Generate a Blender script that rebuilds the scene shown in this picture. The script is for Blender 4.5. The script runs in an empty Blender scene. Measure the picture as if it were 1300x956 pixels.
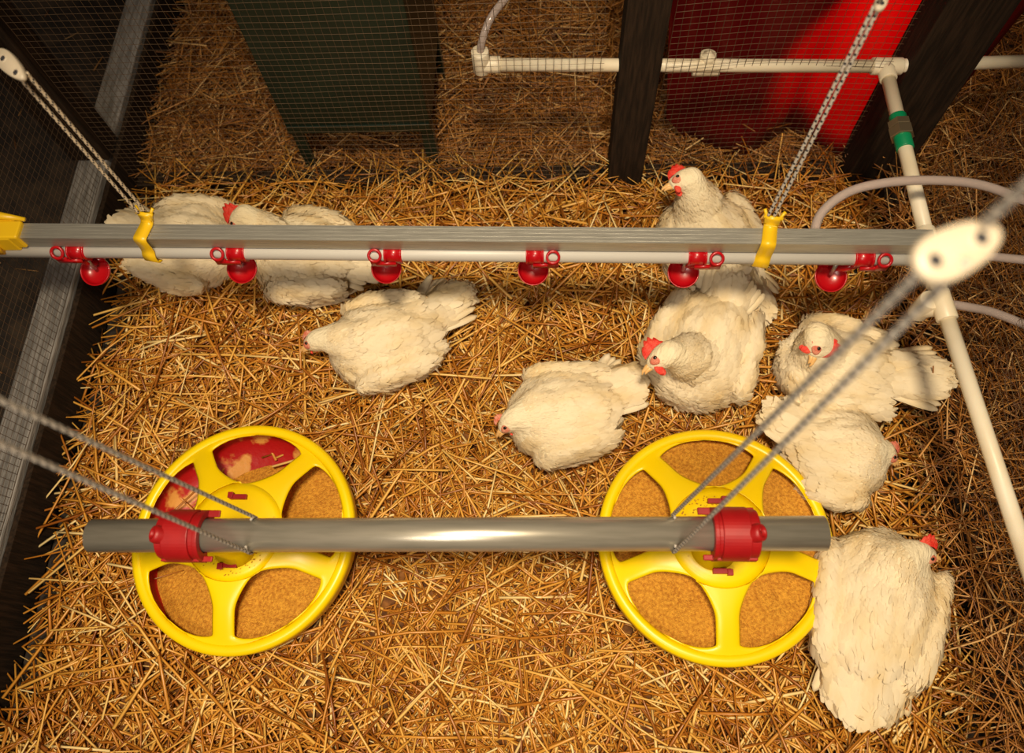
import bpy, bmesh, math, random
import numpy as np
from mathutils import Vector, Matrix, noise

S = bpy.context.scene
COL = S.collection
random.seed(5)
rng = np.random.default_rng(11)
PI = math.pi

# ------------------------------------------------------------------ camera
F, CX, CY, H = 990.0, 650.0, 433.0, 1.30
_D = np.array([51, 445, F]); _D = _D / np.linalg.norm(_D)
_Y = np.array([35, -2221, F]); _Y = _Y - _D * (_Y @ _D); _Y = _Y / np.linalg.norm(_Y)
_X = np.cross(_Y, -_D)
if _X[0] < 0: _X = -_X
M = np.array([_X, _Y, -_D])
def P(px, py, z):
    d = M @ np.array([(px - CX) / F, (py - CY) / F, 1.0]); t = (z - H) / d[2]
    return Vector((d[0] * t, d[1] * t, z))
def PY(px, py, y):
    d = M @ np.array([(px - CX) / F, (py - CY) / F, 1.0]); t = y / d[1]
    return Vector((d[0] * t, y, H + d[2] * t))
cam = bpy.data.cameras.new('camera'); cam_o = bpy.data.objects.new('camera', cam); COL.objects.link(cam_o)
R3 = Matrix([[M[i][0], -M[i][1], -M[i][2]] for i in range(3)])
cam_o.matrix_world = Matrix.Translation((0, 0, H)) @ R3.to_4x4()
cam.sensor_width = 36; cam.lens = F / 1300 * 36; cam.shift_y = -45 / 1300.0
cam.clip_start = 0.02
cam.dof.use_dof = True; cam.dof.focus_distance = 1.22; cam.dof.aperture_fstop = 3.6
S.camera = cam_o
S.view_settings.view_transform = 'Standard'; S.view_settings.look = 'None'
S.view_settings.gamma = 1; S.view_settings.use_curve_mapping = False
S.view_settings.exposure = 0.0

# ------------------------------------------------------------------ light
w = bpy.data.worlds.new('world'); S.world = w; w.use_nodes = True
w.node_tree.nodes['Background'].inputs[0].default_value = (1.0, 0.72, 0.48, 1)
w.node_tree.nodes['Background'].inputs[1].default_value = 0.09
def area(name, loc, target, size, energy, color, spread=PI):
    l = bpy.data.lights.new(name, 'AREA'); l.size = size; l.energy = energy; l.color = color; l.spread = spread
    l.shape = 'DISK'
    o = bpy.data.objects.new(name, l); COL.objects.link(o); o.location = loc
    o.rotation_euler = (Vector(target) - Vector(loc)).to_track_quat('-Z', 'Y').to_euler()
    return o
def spot(name, loc, target, energy, color, deg, blend, rad):
    l = bpy.data.lights.new(name, 'SPOT'); l.energy = energy; l.color = color; l.spot_size = math.radians(deg); l.spot_blend = blend; l.shadow_soft_size = rad
    o = bpy.data.objects.new(name, l); COL.objects.link(o); o.location = loc
    o.rotation_euler = (Vector(target) - Vector(loc)).to_track_quat('-Z', 'Y').to_euler(); return o
spot('heat_lamp_light', (.05, -.05, 2.6), (-.05, .36, 0), 262, (1.0, 0.82, 0.57), 56, .9, .16)
area('fill_light', (-.4, -.95, 1.95), (0, .35, 0), 0.7, 17, (1.0, 0.86, 0.70))  # added fill from the camera side, lifts the cords and softens shadows

# ------------------------------------------------------------------ helpers
def tag(o, label=None, cat=None, group=None, kind=None):
    if label: o['label'] = label
    if cat: o['category'] = cat
    if group: o['group'] = group
    if kind: o['kind'] = kind
    return o
def empty(name, loc=(0, 0, 0), rz=0, **k):
    o = bpy.data.objects.new(name, None); COL.objects.link(o); o.empty_display_size = .02
    o.location = loc; o.rotation_euler = (0, 0, rz); return tag(o, **k)
def link(name, me, mats, parent=None, smooth=True, **k):
    if not isinstance(mats, (list, tuple)): mats = [mats]
    for m in mats: me.materials.append(m)
    if smooth: me.polygons.foreach_set('use_smooth', [True] * len(me.polygons))
    o = bpy.data.objects.new(name, me); COL.objects.link(o)
    if parent: o.parent = parent
    return tag(o, **k)
class MB:
    def __init__(s): s.v = []; s.f = []; s.mi = []
    def add(s, vs, fs, mi=0):
        n = len(s.v); s.v += [tuple(v) for v in vs]; s.f += [tuple(i + n for i in f) for f in fs]; s.mi += [mi] * len(fs)
    def box(s, c, size, rot=None, mi=0):
        sx, sy, sz = [q / 2 for q in size]
        vs = [Vector((x * sx, y * sy, z * sz)) for z in (-1, 1) for y in (-1, 1) for x in (-1, 1)]
        if rot: vs = [rot @ v for v in vs]
        s.add([v + Vector(c) for v in vs], [(0, 2, 3, 1), (4, 5, 7, 6), (0, 1, 5, 4), (2, 6, 7, 3), (0, 4, 6, 2), (1, 3, 7, 5)], mi)
    def tube(s, pts, r, n=12, caps=True, hollow=None, mi=0, pattern=None):
        pts = [Vector(p) for p in pts]; rs = r if isinstance(r, (list, tuple)) else [r] * len(pts)
        t0 = (pts[1] - pts[0]).normalized(); up = Vector((0, 0, 1)) if abs(t0.z) < .9 else Vector((1, 0, 0))
        a = t0.cross(up).normalized(); vs = []
        for i, p in enumerate(pts):
            t = ((pts[min(i + 1, len(pts) - 1)] - pts[max(i - 1, 0)])).normalized()
            a = (a - t * a.dot(t)).normalized(); b = t.cross(a)
            vs += [p + (a * math.cos(2 * PI * k / n) + b * math.sin(2 * PI * k / n)) * rs[i] for k in range(n)]
        fs = []; mm = []
        for i in range(len(pts) - 1):
            for k in range(n):
                fs.append((i * n + k, i * n + (k + 1) % n, (i + 1) * n + (k + 1) % n, (i + 1) * n + k))
                mm.append(pattern(i, k) if pattern else mi)
        if caps:
            fs.append(tuple(range(n))[::-1]); fs.append(tuple((len(pts) - 1) * n + k for k in range(n))); mm += [mi, mi]
        base = len(s.v); s.v += [tuple(v) for v in vs]; s.f += [tuple(i + base for i in f) for f in fs]; s.mi += mm
    def lathe(s, prof, n=48, c=(0, 0, 0), rot=None, mi=0, close=False):
        vs = []; c = Vector(c)
        for r, z in prof:
            for k in range(n):
                v = Vector((r * math.cos(2 * PI * k / n), r * math.sin(2 * PI * k / n), z))
                vs.append((rot @ v if rot else v) + c)
        m = len(prof); fs = []
        for i in range(m if close else m - 1):
            j = (i + 1) % m
            fs += [(i * n + k, i * n + (k + 1) % n, j * n + (k + 1) % n, j * n + k) for k in range(n)]
        s.add(vs, fs, mi)
    def ell(s, c, r, rot=None, n=20, m=12, mi=0):
        vs = []; fs = []; c = Vector(c)
        for i in range(m + 1):
            th = PI * i / m
            for k in range(n):
                v = Vector((r[0] * math.sin(th) * math.cos(2 * PI * k / n), r[1] * math.sin(th) * math.sin(2 * PI * k / n), r[2] * math.cos(th)))
                vs.append((rot @ v if rot else v) + c)
        for i in range(m):
            fs += [(i * n + k, (i + 1) * n + k, (i + 1) * n + (k + 1) % n, i * n + (k + 1) % n) for k in range(n)]
        s.add(vs, fs, mi)
    def mesh(s, name):
        me = bpy.data.meshes.new(name); me.from_pydata(s.v, [], s.f)
        if any(s.mi): me.polygons.foreach_set('material_index', s.mi)
        me.update(); return me
    def build(s, name, mats, parent=None, smooth=True, bevel=0, solid=0, **k):
        me = s.mesh(name)
        bm = bmesh.new(); bm.from_mesh(me); bmesh.ops.remove_doubles(bm, verts=bm.verts, dist=1e-6)
        bmesh.ops.recalc_face_normals(bm, faces=bm.faces); bm.to_mesh(me); bm.free()
        o = link(name, me, mats, parent, smooth, **k)
        if solid:
            m = o.modifiers.new('solid', 'SOLIDIFY'); m.thickness = solid; m.offset = -1
        if bevel:
            m = o.modifiers.new('bevel', 'BEVEL'); m.width = bevel; m.segments = 2; m.limit_method = 'ANGLE'
            m.harden_normals = False
            me.polygons.foreach_set('use_smooth', [False] * len(me.polygons))
        return o
def smooth_curve(pts, n=10):
    pts = [Vector(p) for p in pts]; out = []
    for i in range(len(pts) - 1):
        p0 = pts[max(i - 1, 0)]; p1 = pts[i]; p2 = pts[i + 1]; p3 = pts[min(i + 2, len(pts) - 1)]
        for k in range(n):
            t = k / n
            out.append(.5 * ((2 * p1) + (p2 - p0) * t + (2 * p0 - 5 * p1 + 4 * p2 - p3) * t * t + (3 * p1 - p0 - 3 * p2 + p3) * t ** 3))
    out.append(pts[-1]); return out

# ------------------------------------------------------------------ materials
def mat(name, col, rough=.5, metal=0, noise_col=None, nscale=20, nlo=.4, nhi=.65, bump=0, bscale=80, stretch=None, sss=0, trans=0, coat=0, spec=.5):
    m = bpy.data.materials.new(name); m.use_nodes = True; nt = m.node_tree; N = nt.nodes; L = nt.links
    b = N['Principled BSDF']; b.inputs['Roughness'].default_value = rough; b.inputs['Metallic'].default_value = metal
    b.inputs['Base Color'].default_value = (*col, 1); b.inputs['Coat Weight'].default_value = coat
    b.inputs['Specular IOR Level'].default_value = spec
    if sss: b.inputs['Subsurface Weight'].default_value = sss; b.inputs['Subsurface Radius'].default_value = (.01, .006, .004)
    if trans: b.inputs['Transmission Weight'].default_value = trans
    tc = N.new('ShaderNodeTexCoord'); src = tc.outputs['Object']
    if stretch:
        mp = N.new('ShaderNodeMapping'); mp.inputs['Scale'].default_value = stretch; L.new(src, mp.inputs[0]); src = mp.outputs[0]
    if noise_col:
        n = N.new('ShaderNodeTexNoise'); n.inputs['Scale'].default_value = nscale; n.inputs['Detail'].default_value = 6; L.new(src, n.inputs[0])
        r = N.new('ShaderNodeValToRGB'); r.color_ramp.elements[0].position = nlo; r.color_ramp.elements[1].position = nhi
        r.color_ramp.elements[0].color = (*col, 1); r.color_ramp.elements[1].color = (*noise_col, 1)
        L.new(n.outputs['Fac'], r.inputs[0]); L.new(r.outputs[0], b.inputs['Base Color'])
    if bump:
        n2 = N.new('ShaderNodeTexNoise'); n2.inputs['Scale'].default_value = bscale; n2.inputs['Detail'].default_value = 8; L.new(src, n2.inputs[0])
        bp = N.new('ShaderNodeBump'); bp.inputs['Strength'].default_value = bump; bp.inputs['Distance'].default_value = .004
        L.new(n2.outputs['Fac'], bp.inputs['Height']); L.new(bp.outputs[0], b.inputs['Normal'])
    return m
def island_mat(name, stops, rough=.5, trans=0, spec=.5):
    m = bpy.data.materials.new(name); m.use_nodes = True; nt = m.node_tree; N = nt.nodes; L = nt.links
    b = N['Principled BSDF']; b.inputs['Roughness'].default_value = rough; b.inputs['Specular IOR Level'].default_value = spec
    g = N.new('ShaderNodeNewGeometry'); r = N.new('ShaderNodeValToRGB'); cr = r.color_ramp
    while len(cr.elements) < len(stops): cr.elements.new(.5)
    for e, (p, c) in zip(cr.elements, stops): e.position = p; e.color = (*c, 1)
    L.new(g.outputs['Random Per Island'], r.inputs[0]); L.new(r.outputs[0], b.inputs['Base Color'])
    if trans:
        out = N['Material Output']; t = N.new('ShaderNodeBsdfTranslucent'); L.new(r.outputs[0], t.inputs[0])
        mx = N.new('ShaderNodeMixShader'); mx.inputs[0].default_value = trans
        L.new(b.outputs[0], mx.inputs[1]); L.new(t.outputs[0], mx.inputs[2]); L.new(mx.outputs[0], out.inputs[0])
    return m
m_straw = island_mat('straw_gold', [(0, (.26, .075, .008)), (.32, (.54, .20, .020)), (.66, (.76, .37, .055)), (.88, (.88, .52, .12)), (1, (.93, .72, .33))], .34, 0, .7)
m_straw_b = island_mat('straw_brown', [(0, (.11, .034, .006)), (.45, (.36, .13, .02)), (.85, (.56, .26, .06)), (1, (.78, .52, .22))], .42)
m_soil = mat('litter_floor', (.10, .035, .008), .9, noise_col=(.28, .11, .022), nscale=60, bump=.8, bscale=120)  # litter brown kept dark to paint in shadow gaps between the straws
m_soil_d = mat('dark_floor', (.018, .013, .010), .9, noise_col=(.05, .033, .02), nscale=25, bump=.5)
m_greywood = mat('weathered_wood', (.17, .16, .15), .8, noise_col=(.34, .32, .30), nscale=30, bump=.5, bscale=60, stretch=(8, .6, 8))
m_darkwood = mat('dark_wood', (.016, .010, .006), .85, spec=.15, noise_col=(.036, .021, .012), nscale=30, bump=.4, bscale=60, stretch=(6, 6, .5))
m_wire = mat('galvanised_wire', (.12, .075, .042), .5, .4)
m_green = mat('dark_green_metal', (.003, .012, .006), .45, 0, noise_col=(.006, .018, .010), nscale=8)
m_red = mat('red_plastic', (.40, .002, .006), .3, coat=.1)
m_red_d = mat('red_plastic_matt', (.33, .004, .006), .45, noise_col=(.38, .006, .007), nscale=40)
m_yel = mat('yellow_plastic', (.96, .68, .0), .33, noise_col=(.94, .60, .0), nscale=7, nlo=.45, nhi=.9)
m_yel2 = mat('yellow_clip_plastic', (.80, .50, .01), .35)
m_pvc = mat('white_pvc', (.80, .72, .56), .4, noise_col=(.74, .64, .46), nscale=15, sss=.1)
m_pvcg = mat('grey_white_pipe', (.52, .50, .46), .4)
m_alu = mat('aluminium', (.42, .41, .37), .42, .75, noise_col=(.52, .51, .46), nscale=30, stretch=(.5, 20, 20), bump=.15, bscale=60)
m_steel = mat('galvanised_steel', (.58, .54, .45), .30, .68, noise_col=(.48, .45, .37), nscale=25, stretch=(.6, 6, 6))
m_greenring = mat('green_fitting', (.0, .22, .085), .4)
m_brass = mat('nickel_nut', (.42, .34, .22), .35, .9)
m_cordw = mat('cord_pale', (.62, .50, .34), .8, bump=.5, bscale=900)
m_cordb = mat('cord_dark', (.025, .024, .03), .8)
m_cordg = mat('cord_grey', (.58, .53, .46), .8, bump=.5, bscale=900)
m_adj = mat('adjuster_plastic', (.56, .48, .36), .4, sss=.1)
m_comb = mat('comb_skin', (.74, .03, .016), .5, noise_col=(.80, .09, .05), nscale=120, bump=.6, bscale=400, sss=.15)
m_face = mat('face_skin', (.70, .17, .10), .55, noise_col=(.76, .34, .22), nscale=120, bump=.6, bscale=500, sss=.15)
m_beak = mat('beak_horn', (.78, .46, .17), .4)
m_eye = mat('eye', (.01, .006, .004), .08)
m_skin = mat('white_down', (.86, .75, .52), .9, noise_col=(.82, .66, .39), nscale=14, nlo=.45, nhi=.75, bump=.9, bscale=160, stretch=(.5, 1.4, 1))
m_feather = mat('white_feathers', (.82, .70, .49), .9, noise_col=(.74, .57, .31), nscale=16, nlo=.46, nhi=.70, stretch=(.6, 1.5, 1), spec=.15)
m_hose = mat('clear_hose', (.72, .60, .55), .15, trans=.55)
def feed_mat():
    m = mat('feed_mash', (.50, .19, .012), .9, noise_col=(.86, .42, .04), nscale=230, nlo=.32, nhi=.66, bump=1, bscale=500)
    return m
m_feed = feed_mat()
def dusty_red():
    return mat('red_pan_dusty', (.42, .004, .006), .5, noise_col=(.70, .33, .07), nscale=22, nlo=.55, nhi=.62, bump=.3)
m_pan = dusty_red()
def sheet_mat():
    m = bpy.data.materials.new('red_sheet'); m.use_nodes = True; N = m.node_tree.nodes; L = m.node_tree.links
    b = N['Principled BSDF']; b.inputs['Base Color'].default_value = (.12, .002, .004, 1); b.inputs['Roughness'].default_value = .4
    t = N.new('ShaderNodeBsdfTranslucent'); t.inputs[0].default_value = (.95, .01, .01, 1)
    mx = N.new('ShaderNodeMixShader'); mx.inputs[0].default_value = .35
    L.new(b.outputs[0], mx.inputs[1]); L.new(t.outputs[0], mx.inputs[2]); L.new(mx.outputs[0], N['Material Output'].inputs[0])
    return m
m_sheet = sheet_mat()

# ------------------------------------------------------------------ structure
XL, XR, YB = -0.865, 0.625, 0.925
def plane(name, x0, x1, y0, y1, z, m):
    b = MB(); b.add([(x0, y0, z), (x1, y0, z), (x1, y1, z), (x0, y1, z)], [(0, 1, 2, 3)])
    me = b.mesh(name); return link(name, me, m, None, False, kind='structure')
b = MB(); b.box((0, .6, -.06), (5.5, 4.4, .06)); o = b.build('floor', m_soil_d, None, False, kind='structure')
b = MB(); b.box(((XL + XR) / 2, .30, -.0175), (XR - XL - .14, 1.246, .025)); o = b.build('litter_bed', m_soil, None, False, label='brown compacted litter bed under the golden straw of the pen', cat='litter', kind='stuff')
b = MB(); b.box((XR + .75, .55, -.02), (1.3, 2.6, .02)); b.box((-.12, 1.54, -.02), (1.46, 1.1, .02))
o = b.build('earth_bed', mat('brown_earth', (.055, .022, .008), .95, noise_col=(.12, .05, .015), nscale=50, bump=.8), None, False, label='brown earth under the loose straw outside the pen mesh', cat='ground', kind='stuff')
b = MB(); b.box((0, 2.75, 1.0), (5.5, .06, 2.1)); b.build('wall_back', m_darkwood, None, False, kind='structure')

def board(name, c, size, m, label, cat='board', group=None, rot=None, bev=.003):
    b = MB(); b.box((0, 0, 0), size)
    o = b.build(name, m, None, False, bevel=bev, label=label, cat=cat, group=group); o.location = c
    if rot: o.rotation_euler = rot
    return o
board('side_rail', (XL - .030, .35, .03), (.058, 2.6, .12), m_greywood, 'grey weathered timber rail lying along the left foot of the pen mesh', 'rail')
# thin slab added over the left rail to darken its own inner side face
board('side_rail', (XR + .034, .32, -.002), (.050, 1.16, .08), m_darkwood, 'straw strewn dark timber rail along the right foot of the pen mesh', 'rail')
board('rail_dark_face', (XL + .006, .62, .028), (.010, 2.05, .10), m_darkwood, 'dark thin layer added over the inner side face of the left rail', 'board', bev=.001)
board('back_rail', (-.37, YB + .018, -.002), (.94, .034, .045), m_darkwood, 'dark low rail half buried in straw under the back mesh, left of the central post', 'rail', 'low rails under the back mesh')
board('back_rail', (.37, YB + .018, -.002), (.36, .034, .045), m_darkwood, 'dark low rail between the central post and the corner post by the red sheet', 'rail', 'low rails under the back mesh')
board('wooden_post', (.148, YB + .012, .50), (.066, .045, 1.06), m_darkwood, 'dark brown central post standing in front of the white pipe', 'post', 'dark pen posts')
board('wooden_post', (.635, YB + .035, .50), (.105, .07, 1.06), m_darkwood, 'thick dark corner post at the right end of the red sheet', 'post', 'dark pen posts')
board('wooden_post', (XL - .030, YB + .04, .50), (.075, .06, .815), m_darkwood, 'dark corner post behind the cords at the left end of the back mesh', 'post', 'dark pen posts')

# ------------------------------------------------------------------ wire mesh
def wire_panel(name, fn, ulen, vlen, label, pitch=.0127, r=.00042, seed=0, amp=.0015, group='wire mesh panels of the pen'):
    b = MB(); nu = int(ulen / pitch); nv = int(vlen / pitch)
    def pt(u, v):
        p = fn(u, v); d = Vector(noise.noise_vector((p * 9) + Vector((seed, 0, 0)))) * amp + Vector(noise.noise_vector((p * 40) + Vector((0, seed, 0)))) * amp * .35
        return p + d
    for i in range(nu + 1):
        u = i * pitch; n = max(2, int(vlen / .03)); b.tube([pt(u, vlen * k / n) for k in range(n + 1)], r, 4, False)
    for j in range(nv + 1):
        v = j * pitch; n = max(2, int(ulen / .03)); b.tube([pt(ulen * k / n, v) for k in range(n + 1)], r, 4, False)
    me = b.mesh(name); return link(name, me, m_wire, None, True, label=label, cat='wire mesh', group=group)
YM = YB - .001
wire_panel('wire_mesh', lambda u, v: Vector((XL + .035 + u, YM - .003, .03 + v)), .92, .76, 'fine wire mesh across the back of the pen, in front of the dark green cabinet', seed=1)
wire_panel('wire_mesh', lambda u, v: Vector((.19 + u, YM - .003 + .01 * math.sin(PI * min(1, u / .38)), .03 + v)), .36, .76, 'fine wire mesh between the two dark posts, in front of the red sheet', seed=2)
wire_panel('wire_mesh', lambda u, v: Vector((XL - .003, -.25 + u, .092 + v)), 1.17, .68, 'fine wire mesh standing on the left grey rail', seed=3)
wire_panel('wire_mesh', lambda u, v: Vector((XR + .038 + .05 * math.sin(PI * min(v / .6, 1)) * (.4 + .6 * u / 1.12) + .03 * math.sin(u * 7) * v, -.25 + u, .042 + v)), 1.12, .68, 'bulging wire mesh along the right side of the pen beside the white pipe', seed=4, amp=.004)

# ------------------------------------------------------------------ straw
def straw(name, n, region, zlo, zhi, lens, wid, m, label, seed=0, pitch=.12, exclude=None, edge=None, bend=.08):
    r = np.random.default_rng(seed)
    c = region(r, n); n = len(c)
    yaw = r.uniform(0, PI, n); L = r.gamma(3.0, 1.0, n) / 3.0 * (lens[1] - lens[0]) + lens[0]; L = np.clip(L, lens[0], lens[1] * 2.0)
    pit = r.normal(0, pitch, n)
    d = np.stack([np.cos(yaw) * np.cos(pit), np.sin(yaw) * np.cos(pit), np.sin(pit)], 1)
    s = np.stack([-np.sin(yaw), np.cos(yaw), np.zeros(n)], 1)
    roll = r.uniform(-.7, .7, n)[:, None]; upv = np.cross(d, s)
    s2 = s * np.cos(roll) + upv * np.sin(roll); u2 = np.cross(d, s2)
    W = r.uniform(wid[0], wid[1], n)[:, None] * .5; T = W * .45
    z = r.uniform(zlo, zhi, n)
    if c.shape[1] == 3: z = z + c[:, 2]
    C = np.stack([c[:, 0], c[:, 1], z], 1)
    zmin = C[:, 2] - np.abs(d[:, 2]) * L / 2
    C[:, 2] += np.maximum(0, -0.006 - zmin) * (1 if c.shape[1] == 2 else 0)
    bd = r.normal(0, bend, n)[:, None] * L[:, None] * .5
    st = []
    for k, t in enumerate((-.5, 0, .5)):
        mid = C + d * (L[:, None] * t) + (s2 * bd * (0.5 if t == 0 else -.25))
        ww = W * (1 if t <= 0 else .8)
        st.append(np.stack([mid - s2 * ww, mid + u2 * T, mid + s2 * ww, mid - u2 * T], 1))
    V = np.concatenate(st, 1)  # n,12,3
    fs = []
    for k in range(2):
        for q in range(4): fs.append([k * 4 + q, k * 4 + (q + 1) % 4, k * 4 + 4 + (q + 1) % 4, k * 4 + 4 + q])
    fs.append([3, 2, 1, 0]); fs.append([8, 9, 10, 11]); fs = np.array(fs)
    Fa = (fs[None] + (np.arange(n) * 12)[:, None, None]).reshape(-1)
    me = bpy.data.meshes.new(name); V = V.reshape(-1, 3)
    me.vertices.add(len(V)); me.vertices.foreach_set('co', V.ravel())
    me.loops.add(len(Fa)); me.loops.foreach_set('vertex_index', Fa.astype(np.int32))
    nf = n * len(fs); me.polygons.add(nf); me.polygons.foreach_set('loop_start', np.arange(nf, dtype=np.int32) * 4)
    me.update(calc_edges=True); me.validate()
    return link(name, me, m, None, False, label=label, cat='straw', kind='stuff')
def rect(x0, x1, y0, y1):
    def f(r, n): return np.stack([r.uniform(x0, x1, n), r.uniform(y0, y1, n)], 1)
    return f
PANS = [P(307, 678, .088), P(909, 686, .088)]
def pen_region(r, n):
    x = r.uniform(XL + .02, XR - .0, n); y = r.uniform(-.28, YB - .02, n)
    # ragged left edge: less straw against the dark rail face
    xe = XL + .035 + .018 * np.sin(y * 13) + .012 * np.sin(y * 31 + 1) + .02 * r.random(n)
    keep = x > xe
    xr = XR - .045 + .02 * np.sin(y * 11) - .03 * r.random(n) + np.clip(y - .5, 0, 1) * .12
    keep &= (x < xr) | (r.random(n) < .5)
    for pc in PANS: keep &= (x - pc.x) ** 2 + (y - pc.y) ** 2 > .163 ** 2
    z = .010 * np.sin(x * 9 + 1) * np.sin(y * 11) + .004
    return np.stack([x, y, z], 1)[keep]
straw('straw_litter', 15000, pen_region, -.008, .008, (.03, .10), (.0022, .0048), m_straw, 'golden loose straw litter covering the pen floor under the chickens', 1, .16)
straw('straw_strands', 2600, pen_region, .006, .020, (.07, .17), (.0026, .0056), m_straw, 'longer pale straw stalks lying on top of the golden litter', 2, .12)
straw('back_straw', 15000, rect(-.84, .95, YB + .045, 1.75), -.008, .012, (.04, .12), (.0015, .0034), m_straw_b, 'brown dull straw on the ground behind the back mesh', 3, .17)
def right_region(r, n):
    x = r.uniform(XR + .05, 1.25, n); y = r.uniform(-.3, YB + .3, n); z = np.clip((x - XR - .05) * .35, 0, .12)
    return np.stack([x, y, z], 1)
straw('side_straw', 12000, right_region, -.008, .04, (.04, .13), (.0012, .0030), m_straw_b, 'brown tangled straw heaped outside the right side mesh', 4, .45)
def edge_region(r, n): # straws spilling over the back rail
    x = r.uniform(XL + .08, .56, n); y = YB - .012 + r.normal(0, .018, n); return np.stack([x, y, np.full(n, .016)], 1)
straw('rail_straw', 420, edge_region, 0, .018, (.05, .12), (.0016, .0034), m_straw, 'golden straw stalks spilling over the low rail under the back mesh', 5, .35)
def railr(r, n):
    y = r.uniform(-.25, .85, n); x = XR + .02 + r.normal(0, .022, n); return np.stack([x, y, np.full(n, .055)], 1)
straw('rail_straw', 750, railr, -.02, .02, (.04, .12), (.0014, .003), m_straw_b, 'brown straw stalks strewn on the right timber rail', 6, .3)
def leftbits(r, n):
    y = r.uniform(-.1, 1.6, n); x = -.97 - r.random(n) * .6; return np.stack([x, y, np.full(n, -.02)], 1)
straw('straw_bits', 60, leftbits, -.004, .0, (.008, .03), (.0015, .003), m_straw_b, 'scattered straw bits on the dark ground left of the pen', 7, .1)

# ------------------------------------------------------------------ green cabinet behind the mesh
yf = .965
bz = PY(450, 168, yf).z
cx0 = PY(366, 168, yf).x; cx1 = PY(548, 168, yf).x
g = empty('metal_cabinet', ((cx0 + cx1) / 2, yf + .13, 0), label='dark green metal cabinet on thin legs standing behind the back mesh', cat='cabinet')
hw = (cx1 - cx0) / 2
b = MB(); hz = .62
b.box((0, 0, bz + hz / 2), (2 * hw, .26, hz)); b.build('body', m_green, g, False, bevel=.002)
b = MB()
b.box((0, -.1315, bz + .012), (2 * hw - .002, .003, .02)); b.build('front_lip', m_green, g, False, bevel=.001)
for sx, sy in ((-1, -1), (1, -1), (1, 1), (-1, 1)):
    b = MB(); x = sx * (hw - .012); y = sy * .118
    b.box((x, y, bz / 2 + .01), (.022, .003, bz + .03)); b.box((x + sx * .0105, y - sy * .008, bz / 2 + .01), (.003, .02, bz + .03))
    b.build('leg', m_green, g, False)

# ------------------------------------------------------------------ red sheet
bot = [(846, 150), (872, 176), (905, 190), (945, 197), (985, 172), (1003, 168), (1062, 198), (1100, 190), (1150, 120), (1190, 150)]
top = [(850, 0), (880, 0), (925, 0), (975, 0), (1040, 0), (1095, 0), (1150, 0), (1200, 0), (1255, 0), (1310, 0)]
b = MB(); rows = 10; cols = []
for i, (p, q) in enumerate(zip(bot, top)):
    off = (.014 if i % 2 else -.012)
    z0 = PY(p[0], p[1], 1.035 + off); 
    if z0.z < .003: z0 = P(p[0], p[1], .003)
    a = z0; c = PY(q[0], q[1], 1.05 + off); d = a + (c - a) * 1.7
    cols.append((a, d))
dense = []
for r_ in range(rows + 1):
    t = r_ / rows; row = smooth_curve([a + (d - a) * t for a, d in cols], 5); dense.append(row)
n = len(dense[0]); vs = [p for row in dense for p in row]
b.add(vs, [(r_ * n + k, r_ * n + k + 1, (r_ + 1) * n + k + 1, (r_ + 1) * n + k) for r_ in range(rows) for k in range(n - 1)])
b.build('plastic_sheet', m_sheet, None, True, solid=.0015, label='bright red corrugated plastic sheet hanging behind the back mesh and white pipe', cat='sheet')
spot('sheet_backlight', (.74, 1.55, .60), (.575, 1.05, .25), 90, (1.0, .85, .7), 23, .2, .02)  # added spot behind the sheet, stands in for outdoor light on its right part

# ------------------------------------------------------------------ pvc pipework
PR = .0107
def fitting(b, a, c, r, collar=True):
    a = Vector(a); c = Vector(c); d = (c - a).normalized(); L = (c - a).length
    b.tube([a, a + d * .0006, a + d * .0012, c - d * .0012, c - d * .0006, c], [r * .93, r * .98, r, r, r * .98, r * .93], 24)
el = PY(611, 82, .945); tee1 = PY(896, 86, .945); cor = PY(1124, 84, .935); far = PY(1330, 77, .985)
pp = empty('water_pipe', (cor.x, cor.y, 0), label='white plastic water pipe crossing behind the mesh and running forward over the right side', cat='pipe')
def wl(v): return Vector(v) - Vector((cor.x, cor.y, 0))
b = MB(); b.tube([wl(el), wl(cor)], PR, 24); b.build('back_pipe', m_pvc, pp)
b = MB(); b.tube([wl(cor), wl(far)], PR, 24); b.build('end_pipe', m_pvc, pp)
mid = P(1197, 388, .295); fr = P(1325, 775, .275)
dirn = (mid - cor).normalized()
nut = P(1139, 162, .305); nut = cor + dirn * ((nut - cor).dot(dirn))
b = MB(); b.tube([wl(cor), wl(mid)], PR, 24); b.build('riser_pipe', m_pvc, pp)
b = MB(); b.tube([wl(mid), wl(fr)], PR, 24); b.build('front_pipe', m_pvc, pp)
b = MB(); bd = (el - cor).normalized()
fitting(b, wl(el + bd * .006), wl(el - bd * .032), .0138); fitting(b, wl(el + Vector((0, 0, -.013))), wl(el + Vector((0, .0, .030))), .0145); b.build('elbow', m_pvc, pp)
b = MB(); fitting(b, wl(tee1 + bd * .022), wl(tee1 - bd * .022), .0135); fitting(b, wl(tee1), wl(tee1 + Vector((0, .004, .027))), .0135)
b.lathe([(.0, .036), (.004, .035), (.006, .031), (.012, .027), (.0125, .02)], 6, wl(tee1)); b.build('tee_fitting', m_pvc, pp)
b = MB(); fitting(b, wl(cor + bd * .022), wl(cor - bd * .026), .0138); fitting(b, wl(cor), wl(cor + dirn * .028), .0135); b.build('corner_tee', m_pvc, pp)
b = MB(); fitting(b, wl(nut - dirn * .028), wl(nut + dirn * .036), .0130); b.build('green_sleeve', m_greenring, pp, label='green sleeve around the pipe nut')
b = MB()
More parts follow.
